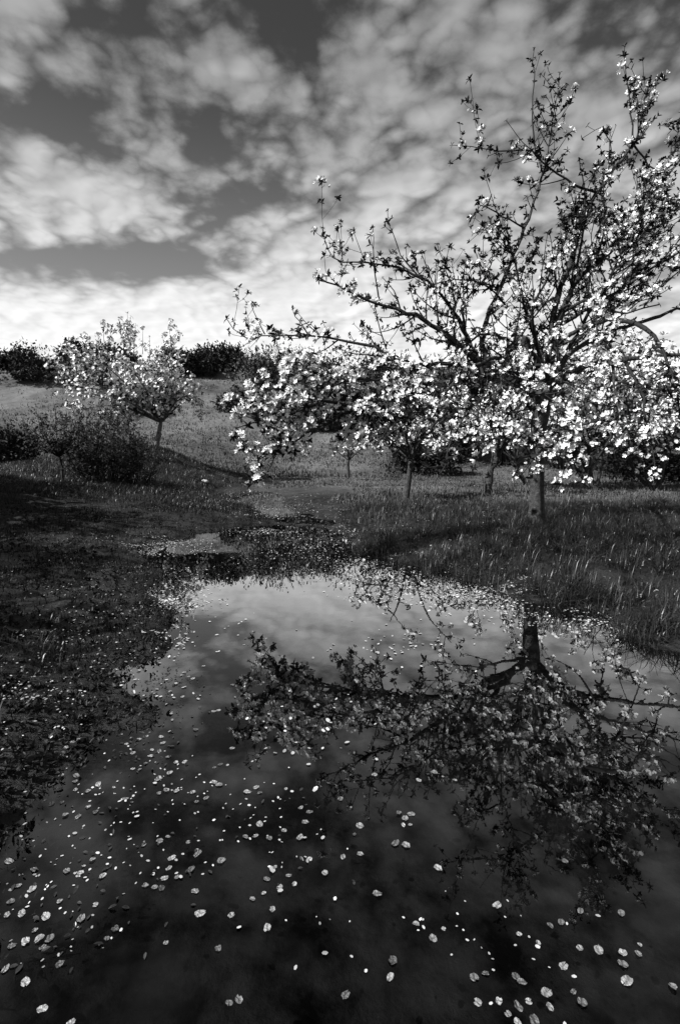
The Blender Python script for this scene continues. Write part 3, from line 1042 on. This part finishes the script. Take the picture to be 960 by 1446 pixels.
HB = [  # label, column, depth, width px, height px, material
    ('low dark bush on the skyline at the far left edge', 6, 44, 40, 16, 'gorse'),
    ('broad dark bush on the hill, left of the pale round one', 58, 36, 88, 50, 'gorse'),
    ('dark bush on the skyline above the pale round one', 112, 40, 75, 48, 'gorse'),
    ('pale round bush below the dark ones on the hill', 120, 34, 56, 42, 'palebush'),
    ('dark bush on the skyline behind the small blossoming tree, left', 168, 44, 50, 26, 'gorse'),
    ('dark bush on the skyline just right of the small blossoming tree', 268, 38, 66, 46, 'gorse'),
    ('squat dark bush filling the skyline gap right of the small tree', 322, 40, 60, 42, 'gorse'),
    ('tall grey-dark bush on the skyline above the bare slope', 376, 34, 80, 62, 'palebush'),
    ('low grey bush spreading down the slope below the tall one', 352, 30, 70, 32, 'palebush'),
    ('grey bush on the skyline right of the tall one', 430, 32, 80, 66, 'palebush'),
    ('grey bush half way down the slope under the long bough', 418, 29, 84, 34, 'palebush'),
    ('dark bush on the skyline behind the long low boughs', 500, 32, 100, 76, 'gorse'),
    ('dark bush low on the slope behind the long low boughs', 492, 28, 90, 44, 'palebush'),
]
for i, (lb, px, d, wp, hp, mt) in enumerate(HB):
    g = ground_at(px, d)
    bush(lb, g, wp / F0 * d * 1.4, hp / F0 * d * (.95 if px > 330 else .70), 40 + i, mt, 4600, .0042 * d, 'bushes on the hill')
HR = [
    ('dark hedge bush at the left end of the hedge behind the slim tree', 570, 25, 100, 100),
    ('tall dark hedge bush behind the slim apple tree', 640, 22.5, 130, 150),
    ('tall dark hedge bush behind the thin apple tree', 715, 22, 130, 165),
    ('tall dark hedge bush right behind the large trunk', 795, 21, 140, 170),
    ('tall dark hedge bush right of the large trunk', 870, 19, 150, 175),
    ('tall dark hedge bush at the right edge of the view', 955, 17.5, 170, 190),
    ('low dark hedge bush at the foot of the hedge, behind the slim tree', 600, 19.5, 90, 50),
    ('low dark hedge bush at the foot of the hedge, by the right edge', 925, 15, 130, 80),
]
for i, (lb, px, d, wp, hp) in enumerate(HR):
    bush(lb, ground_at(px, d), wp / F0 * d, hp / F0 * d, 70 + i, 'gorse', 6500, .0055 * d, 'bushes of the hedge across the meadow', lobes=13)


def bare_shrub(label, base, w, h, seed, nstem=26, r=.012, leafy=.5, trunk=None, name='shrub', group='dark twiggy shrubs on the left bank'):
    rng = np.random.default_rng(seed)
    root = empty(name, base)
    tag(root, label, 'shrub', group)
    base = np.asarray(base, float)
    tw, spots = Acc(), []
    o = base.copy()
    if trunk:
        C = spline([base + np.array([0, 0, -.1]), base + np.array([.02, 0, h * trunk * .5]), base + np.array([-.03, 0, h * trunk])], .1)
        tr = Acc(); tube(tr, C, np.linspace(r * 2.6, r * 1.6, len(C)), 7)
        tr.build('trunk', M['twig'], root, base, True)
        o = C[-1]
    for k in range(nstem):
        a = rng.uniform(0, 6.28)
        q = math.sqrt(rng.random())
        hh = (h - (o[2] - base[2])) * (1 - .55 * q * q) * rng.uniform(.7, 1.05)
        e = o + np.array([math.cos(a) * q * w / 2, math.sin(a) * q * w / 2, hh])
        s = o + (0 if trunk else 1) * np.array([math.cos(a), math.sin(a), 0]) * q * w * .18 + np.array([0, 0, -.05])
        B = spline([s, s + (e - s) * .5 + np.array([math.cos(a), math.sin(a), .3]) * .08 * w, e], .12)
        n = len(B)
        tube(tw, B, np.linspace(r, .003, n), 4)
        L = np.linalg.norm(e - s)
        for j in range(int(L / .09)):
            i = min(n - 2, int(rng.uniform(.2, 1) * (n - 1)))
            d = B[i + 1] - B[i]; d /= np.linalg.norm(d)
            v = rng.normal(size=3); v /= np.linalg.norm(v)
            here = []
            grow(tw, here, B[i], v + d * .9, rng.uniform(.12, .45) * h / 1.8, .004, rng, 1, .12, .45, 3, .10, True, 1.0)
            spots += here
    tag(tw.build('twigs', M['twig'], root, base), kind='stuff')
    P = np.array([s[0] for s in spots]); D = np.array([s[1] for s in spots])
    s = rng.random(len(P)) < leafy
    a = Acc(); scatter(a, ROS_FAR, P[s], D[s], rng.uniform(.35, .8, s.sum()), rng)
    tag(a.build('leaves', M['gorse'], root, base), kind='stuff')
    return root


bare_shrub('small dark shrub on one thin trunk beside the twiggy thicket', ground_at(88, 10.2), 1.35, 1.45, 5, 24, .010, 1.0, trunk=.35)
bare_shrub('dense twiggy dark thicket in front of the mound', ground_at(152, 10.6), 1.8, 1.75, 6, 60, .011, 1.0)
bare_shrub('low twiggy dark thicket at the foot of the mound, right of the dense one', ground_at(196, 10.9), 1.1, .95, 8, 22, .009, .7)
bush('dark bush cut by the left edge, below the hill', ground_at(2, 17), 1.9, 1.15, 91, 'gorse', 4200, .09, 'dark twiggy shrubs on the left bank')

# a tall hedge stands along the left bank, out of view; its shade lies across that bank
for i, (x, y, h) in enumerate(((-4.5, -0.9, 3.2), (-4.9, 1.2, 3.1), (-5.7, 3.2, 2.3), (-7.0, 5.4, 2.8), (-8.6, 7.8, 3.4))):
    p = np.array([x, y, float(gz(np.array([x]), np.array([y]))[0])])
    bush(('nearest', 'second', 'third', 'fourth', 'farthest')[i] + ' tall hedge bush along the left bank, outside the picture', p, 3.0, h, 120 + i, 'gorse', 5200, .13, 'hedge along the left bank', lobes=12)


# ================================================================== GRASS
def blades(name, label, P, H, Wd, mat, seed, bend=.55, lean_az=None):
    rng = np.random.default_rng(seed)
    n = len(P)
    az = rng.uniform(0, 6.283, n) if lean_az is None else lean_az + rng.normal(size=n) * .7
    tilt = rng.uniform(0, bend, n)
    d = np.stack([np.cos(az), np.sin(az), np.zeros(n)], 1)
    s = np.stack([-np.sin(az + rng.normal(size=n) * .5), np.cos(az), np.zeros(n)], 1)
    up = np.array([0, 0, 1.0])
    V = np.zeros((n, 7, 3))
    for k, (t, w) in enumerate(((0, 1.0), (.4, .85), (.78, .5))):
        c = P + up * (H * t * (1 - .25 * tilt * t))[:, None] + d * (H * tilt * t * t * 1.1)[:, None]
        V[:, 2 * k] = c - s * (Wd * w / 2)[:, None]
        V[:, 2 * k + 1] = c + s * (Wd * w / 2)[:, None]
    V[:, 6] = P + up * (H * (1 - .45 * tilt))[:, None] + d * (H * tilt * 1.15)[:, None]
    F = np.array([(0, 1, 3), (0, 3, 2), (2, 3, 5), (2, 5, 4), (4, 5, 6)])
    FF = (F[None] + (np.arange(n) * 7)[:, None, None]).reshape(-1, 3)
    o = link(name, np_mesh(name, V.reshape(-1, 3), FF), M[mat])
    tag(o, label, 'grass', kind='stuff')
    return o


def land_points(n, x0, x1, y0, y1, rng, sdmin=.03, clump=None, ypow=1.0):
    y = y0 + (y1 - y0) * rng.random(n) ** ypow
    x = rng.uniform(x0, x1, n) if not callable(x0) else x0(y, rng)
    sd = pond_sd(x, y)
    ok = sd > sdmin
    if clump:
        ok &= rng.random(n) < np.clip(.5 + clump[1] * fbm(x * clump[0], y * clump[0], clump[2], 3), 0.14, 1)
    x, y, sd = x[ok], y[ok], sd[ok]
    return np.stack([x, y, gz(x, y) - .01], 1), sd


def view_x(a, b):
    return lambda y, rng: ((rng.uniform(a, b, len(y)) - W0 / 2) / F0) * (y * 1.02 + .1)


rng = np.random.default_rng(77)
# rough tufted grass of the right bank
C, sdc = land_points(6200, view_x(480, 1060), None, 2.6, 8.8, rng, -.06, (1.2, 1.5, 31))
k = rng.integers(0, len(C), 95000)
off = rng.normal(size=(len(k), 2)) * (.018 + .035 * rng.random(len(C)))[k][:, None]
x, y = C[k, 0] + off[:, 0], C[k, 1] + off[:, 1]
ok = pond_sd(x, y) > -.14
k, off, x, y = k[ok], off[ok], x[ok], y[ok]
P = np.stack([x, y, gz(x, y) - .01], 1)
size = (.35 + .9 * rng.random(len(C)) ** 1.6)
blades('grass', 'rough tufted grass of the bank under the large apple tree', P, rng.uniform(.05, .22, len(P)) * size[k], rng.uniform(.0025, .0065, len(P)), 'grass', 1, 1.7, np.arctan2(off[:, 1], off[:, 0]))
# meadow beyond
P, sd = land_points(70000, view_x(330, 1000), None, 7.0, 24, rng, .05, (.5, .7, 35), 1.25)
col = P[:, 0] / P[:, 1] * F0 + 480 + 60 * fbm(P[:, 0] * .8, P[:, 1] * .8, 43, 3)
P = P[(col > 500) | (P[:, 1] > 13.5)]
blades('grass', 'short grass of the meadow behind the apple trees', P, rng.uniform(.03, .12, len(P)), rng.uniform(.008, .02, len(P)) * (.6 + P[:, 1] / 18), 'grass_far', 2, .8)
# dark wet grass of the left bank
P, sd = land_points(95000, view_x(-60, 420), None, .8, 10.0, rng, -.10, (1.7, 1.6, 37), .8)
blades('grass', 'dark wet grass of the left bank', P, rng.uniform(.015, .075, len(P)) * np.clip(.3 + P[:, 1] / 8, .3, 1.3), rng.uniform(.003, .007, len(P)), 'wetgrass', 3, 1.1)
P, sd = land_points(80000, view_x(-40, 330), None, 8.0, 19, rng, .05, (.9, 1.3, 38))
blades('grass', 'rough dark grass before and over the mound on the left', P, rng.uniform(.04, .15, len(P)), rng.uniform(.004, .011, len(P)), 'grass', 4, 1.2)
P, sd = land_points(26000, view_x(150, 350), None, 11.5, 17.5, rng, .05, (1.1, .8, 44))
blades('grass', 'tussocky dark grass over the mound and down to the track', P, rng.uniform(.04, .17, len(P)), rng.uniform(.005, .012, len(P)), 'grass', 6, 1.3)
# hillside
y = 18 + 30 * rng.random(50000) ** 1.3
x = ((rng.uniform(-30, 620, len(y)) - W0 / 2) / F0) * y
P = np.stack([x, y, gz(x, y) - .02], 1)
keep = rng.random(len(P)) < np.clip(.5 + 1.5 * fbm(x * .35, y * .35, 39, 3), .05, 1)
P = P[keep]
blades('grass', 'dry pale grass of the hillside', P, rng.uniform(.06, .2, len(P)), rng.uniform(.02, .05, len(P)), 'grass_far', 5, .9)
# creeping leafy plants on the left bank
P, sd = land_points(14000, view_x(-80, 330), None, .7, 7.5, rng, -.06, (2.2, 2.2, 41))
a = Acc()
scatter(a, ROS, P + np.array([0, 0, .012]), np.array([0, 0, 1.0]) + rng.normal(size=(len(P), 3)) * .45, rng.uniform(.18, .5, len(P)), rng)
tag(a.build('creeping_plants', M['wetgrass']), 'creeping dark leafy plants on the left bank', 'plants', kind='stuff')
# a few taller tufts on the left bank
for i, (px, py, nb, hmax) in enumerate(((62, 925, 70, .12), (88, 880, 40, .07), (25, 1010, 50, .06), (240, 800, 40, .07))):
    c = on_level(px, py, .06)
    r = rng.normal(size=(nb, 2)) * .05
    x, y = c[0] + r[:, 0], c[1] + r[:, 1]
    P = np.stack([x, y, gz(x, y) - .01], 1)
    o = blades('grass_tuft', ('arching grass tuft on the dark left bank, the tallest there', 'small grass tuft behind the tallest one on the left bank', 'low grass tuft near the left edge of the bank', 'small grass tuft on the mud spit by the pond')[i], P, rng.uniform(.4, 1, nb) * hmax * 1.6, rng.uniform(.003, .006, nb), 'grass', 60 + i, 1.2)

# ================================================================== PETALS
def petal_shape(rng, R=.0086):
    """a cupped, curled or torn petal: one fan of two rings with a notch"""
    n = 13
    notch = rng.uniform(.02, .14)
    a = np.linspace(notch, 2 * math.pi - notch, n)
    e = R * (1 + .08 * rng.normal(size=n)) * (1 + .15 * np.cos(a + rng.uniform(0, 6)))
    if rng.random() < .35:
        e[rng.integers(0, n)] *= rng.uniform(.5, .8)
    asp = rng.uniform(.75, 1.3)
    curl, fold = rng.uniform(.02, .2), rng.normal() * (.07 if rng.random() < .6 else .4)
    x, y = np.cos(a) * e * asp, np.sin(a) * e
    ez = R * (curl + .05 * rng.normal(size=n)) + fold * np.maximum(x, 0) * .9
    mi = np.stack([x * .58, y * .58, R * (.25 * curl + .05 * rng.normal(size=n)) + fold * np.maximum(x, 0) * .35], 1)
    V = np.concatenate([[(R * .10, 0, 0)], mi, np.stack([x, y, ez], 1)])
    V[:, 2] -= min(0, V[:, 2].min())
    F = []
    for i in range(n - 1):
        F.append((0, 1 + i, 2 + i))
        F += [(1 + i, 1 + n + i, 2 + n + i), (1 + i, 2 + n + i, 2 + i)]
    return V, np.array(F)


PET = [petal_shape(vr) for _ in range(16)]
PM = []
for V, F in PET:
    m_ = np_mesh('petal', V, F)
    m_.materials.append(M['wetpetal'])
    m_.polygons.foreach_set('use_smooth', np.ones(len(m_.polygons), bool))
    PM.append(m_)
PC6 = "215,30 212,45 172,32 147,55 170,67 250,72 282,58 322,62 215,68 148,108 176,104 372,104 356,94 270,132 185,140 220,145 248,118 450,78 470,70 500,73 545,76 556,103 582,93 605,47 618,55 480,22 450,38 395,12 697,75 723,62 733,77 808,67 850,120 873,132 863,160 405,225 452,214 474,202 487,262 532,216 560,247 478,290 465,320 502,315 457,345 410,338 540,295 551,354 437,345 98,293 190,297 230,303 292,312 236,284 262,266 25,272 168,384 93,348 53,340 30,384 63,416 20,422 98,465 33,510 75,495 122,513 112,493 143,487 230,433 270,394 326,460 303,488 468,500 170,560 72,614 120,686 203,725 693,202 720,200 760,205 733,167 803,184 848,204 775,290 753,320 790,345 815,312 830,336 745,360 714,377 918,304 875,265 567,418 655,422 770,407 625,270 648,670 675,660 617,515 757,458 128,428 15,575"
PC7 = "98,27 222,42 290,32 322,42 267,20 0,95 165,135 200,137 184,150 198,168 178,168 56,170 40,195 155,220 188,226 278,290 103,362 213,450 293,462 263,490 445,396 592,450 624,443 505,476 559,503 634,270 678,410 792,417 678,515 730,523 797,530 845,505 842,532 797,562 410,586 380,598 497,595 511,612 582,643 659,640 682,670 630,568 810,608 937,626 388,670 449,664 532,665 503,680 593,684 473,702 502,727 547,720 150,553 140,598 15,650 8,258 58,250"
PC5 = "345,592 370,603 358,620 394,607 417,597 456,600 430,637 450,640 427,653 378,645 460,618 412,674 476,657 497,672 523,670 606,686 622,677 643,680 655,632 553,580 515,487 618,525 605,528 533,430 520,418 545,436 575,400 658,453 480,702 450,717 375,690 207,628 220,622 188,645 180,658 173,711 215,708 606,728 620,735 467,748 500,752 545,756 690,340 280,735 120,458"
spots = []
for s, ox, oy in ((PC6, 0, 1080), (PC7, 480, 1080), (PC5, 0, 740)):
    for t in s.split():
        a, c = t.split(',')
        spots.append((ox + int(a) / 2, oy + int(c) / 2))


def petal_region(px, py):
    if py > 1330:
        if px > 640: return 'lowest right row' if py > 1395 else ('upper right corner drift' if px > 850 else 'right corner pairs')
        return 'bottom middle edge' if px > 260 else 'bottom left corner'
    if py > 1210:
        if px < 90: return 'lower left shallows'
        if px < 210: return 'loose lower left scatter'
        if px < 300: return 'tight lower left cluster'
        if px < 470: return 'lower middle cluster'
        return 'dark reflection, lower part' if px > 560 else 'lower edge of the reflection'
    if py > 1110:
        if px < 200: return 'loose band below the left bank'
        if px < 300: return 'chain down the left middle'
        if px < 480: return 'middle cluster beside the reflection'
        return 'dark reflection, left part'
    if py > 1035:
        if px < 115: return 'drift touching the left bank'
        if px < 190: return 'drift just off the left bank'
        if px < 250: return 'drift farther off the left bank'
        return 'upper middle drift' if px < 330 else 'scatter at the reflected branch tips'
    return 'sparse scatter on the pale reflection'


ORD = ('first second third fourth fifth sixth seventh eighth ninth tenth eleventh twelfth thirteenth fourteenth fifteenth sixteenth seventeenth '
       'eighteenth nineteenth twentieth twenty-first twenty-second twenty-third twenty-fourth twenty-fifth twenty-sixth twenty-seventh twenty-eighth twenty-ninth thirtieth').split()
prng = np.random.default_rng(15)
rank = {}
for px, py in sorted(spots):
    c = on_level(px, py, 0.003)
    g = float(gz(c[:1], c[1:2])[0])
    o = bpy.data.objects.new('petal', PM[int(prng.integers(len(PM)))])
    COL.objects.link(o)
    o.location = (c[0], c[1], max(0.0, g) + (.0008 if g < 0 else .006) + prng.uniform(0, .0006))
    k = prng.uniform(.6, 1.15)
    o.scale = (k, k * prng.uniform(.8, 1), k)
    o.rotation_euler = (prng.normal() * .04, prng.normal() * .04, prng.uniform(0, 6.28))
    rg = petal_region(px, py)
    rank[rg] = rank.get(rg, -1) + 1
    tag(o, 'fallen petal, ' + ORD[rank[rg]] + ' from the left of the ' + rg, 'petal', 'petals of the ' + rg)

# uncountable petals: drifts on the water, specks on the banks and over the meadow
SMALL = [dequad(*(np.array([(-1, -.2, 0), (-.3, -.8, .15), (.8, -.5, .1), (1, .4, .2), (.1, .8, .1), (-.8, .5, .1)]) * np.array([.0075, .0065, .005]) * s, np.array([(0, 1, 2, 3), (0, 3, 4, 5)]))) for s in (1, .8, 1.2)]


def drift(name, label, regions, seed, mat='drypetal', size=1.0, lift=.003):
    r = np.random.default_rng(seed)
    acc = Acc()
    for (cx, cy, rx, ry, n) in regions:              # centre and half-size as seen, number
        q = r.normal(size=(n, 2)) * .55
        pts = np.array([on_level(max(-80, cx + a * rx), max(668, cy + b_ * ry)) for a, b_ in q])
        z = np.maximum(gz(pts[:, 0], pts[:, 1]), 0) + lift
        cl = fbm(pts[:, 0] * 3, pts[:, 1] * 3, seed, 3)
        ok = r.random(n) < np.clip(.55 + 1.6 * cl, .03, 1)
        pts[:, 2] = z
        pts = pts[ok]
        scatter(acc, SMALL, pts, np.array([0, 0, 1.0]) + r.normal(size=(len(pts), 3)) * .16, r.uniform(.6, 1.25, len(pts)) * size, r)
    o = acc.build(name, M[mat])
    tag(o, label, 'petals', kind='stuff')
    return o


drift('fallen_petals', 'drifts of small fallen petals along the pond shores', [
    (225, 772, 55, 10, 2200), (250, 850, 70, 45, 900), (230, 940, 70, 60, 260), (440, 775, 110, 22, 900), (560, 805, 110, 24, 1000),
    (680, 838, 140, 22, 1300), (820, 875, 120, 25, 350), (420, 750, 110, 5, 1300), (340, 697, 40, 4, 300), (610, 790, 90, 25, 500),
    (560, 930, 120, 50, 200), (440, 1010, 120, 90, 60), (300, 1180, 220, 120, 60)], 201)
drift('fallen_petals', 'tiny torn petal scraps between the floating petals', [(130, 1230, 150, 110, 130), (330, 1150, 160, 90, 110), (150, 1090, 120, 60, 120), (620, 1330, 250, 80, 50)], 205, size=.5, lift=.001)
drift('fallen_petals', 'specks of fallen petals on the dark left bank', [
    (90, 800, 150, 50, 1100), (100, 900, 110, 60, 350), (60, 1010, 80, 60, 170), (150, 740, 200, 18, 700), (30, 1130, 60, 60, 40)], 202, size=.62, lift=.03)
drift('fallen_petals', 'specks of fallen petals over the meadow and track', [
    (560, 690, 320, 14, 3000), (410, 722, 120, 16, 1500), (800, 720, 220, 20, 800), (660, 770, 180, 30, 320), (250, 705, 150, 14, 500), (840, 800, 140, 30, 120)], 203, size=1.25, lift=.05)

# sodden leaf litter floating and lying in the shallows
lr = np.random.default_rng(55)
a = Acc()
for (cx, cy, rx, ry, n) in ((215, 990, 60, 40, 160), (190, 1060, 50, 30, 60), (300, 1180, 200, 90, 40), (100, 1250, 100, 120, 60), (225, 905, 25, 6, 60), (240, 960, 40, 12, 80), (330, 800, 60, 10, 120)):
    q = lr.normal(size=(n, 2)) * .55
    pts = np.array([on_level(cx + u * rx, cy + v * ry, .002) for u, v in q])
    scatter(a, [leaf_shape(.018, .009, .1, 0, .3, .1), leaf_shape(.013, .008, .2, 0, .5, .2)], pts, np.array([0, 0, 1.0]) + lr.normal(size=(n, 3)) * .2, lr.uniform(.5, 1.1, n), lr)
tag(a.build('leaf_litter', M['litter']), 'sodden dark leaf litter floating in the shallows', 'leaf litter', kind='stuff')

# small pale stone on the track
sr = np.random.default_rng(9)
ico = []
for i in range(6):
    for j in range(9):
        th, ph = math.pi * i / 5, 2 * math.pi * j / 9
        k = 1 + .18 * sr.normal()
        ico.append((.10 * k * math.sin(th) * math.cos(ph), .08 * k * math.sin(th) * math.sin(ph), .055 * math.cos(th) * k))
SF = [(i * 9 + j, i * 9 + (j + 1) % 9, (i + 1) * 9 + (j + 1) % 9, (i + 1) * 9 + j) for i in range(5) for j in range(9)]
st = link('stone', np_mesh('stone', np.array(ico), np.array(SF)), M['stone'])
st.location = ground_at(290, 13.6) + np.array([0, 0, .03])
tag(st, 'small pale stone on the track right of the mound', 'stone')
print('triangles', sum(len(o.data.loops) - 2 * len(o.data.polygons) for o in COL.objects if o.type == 'MESH'), 'objects', len(COL.objects))
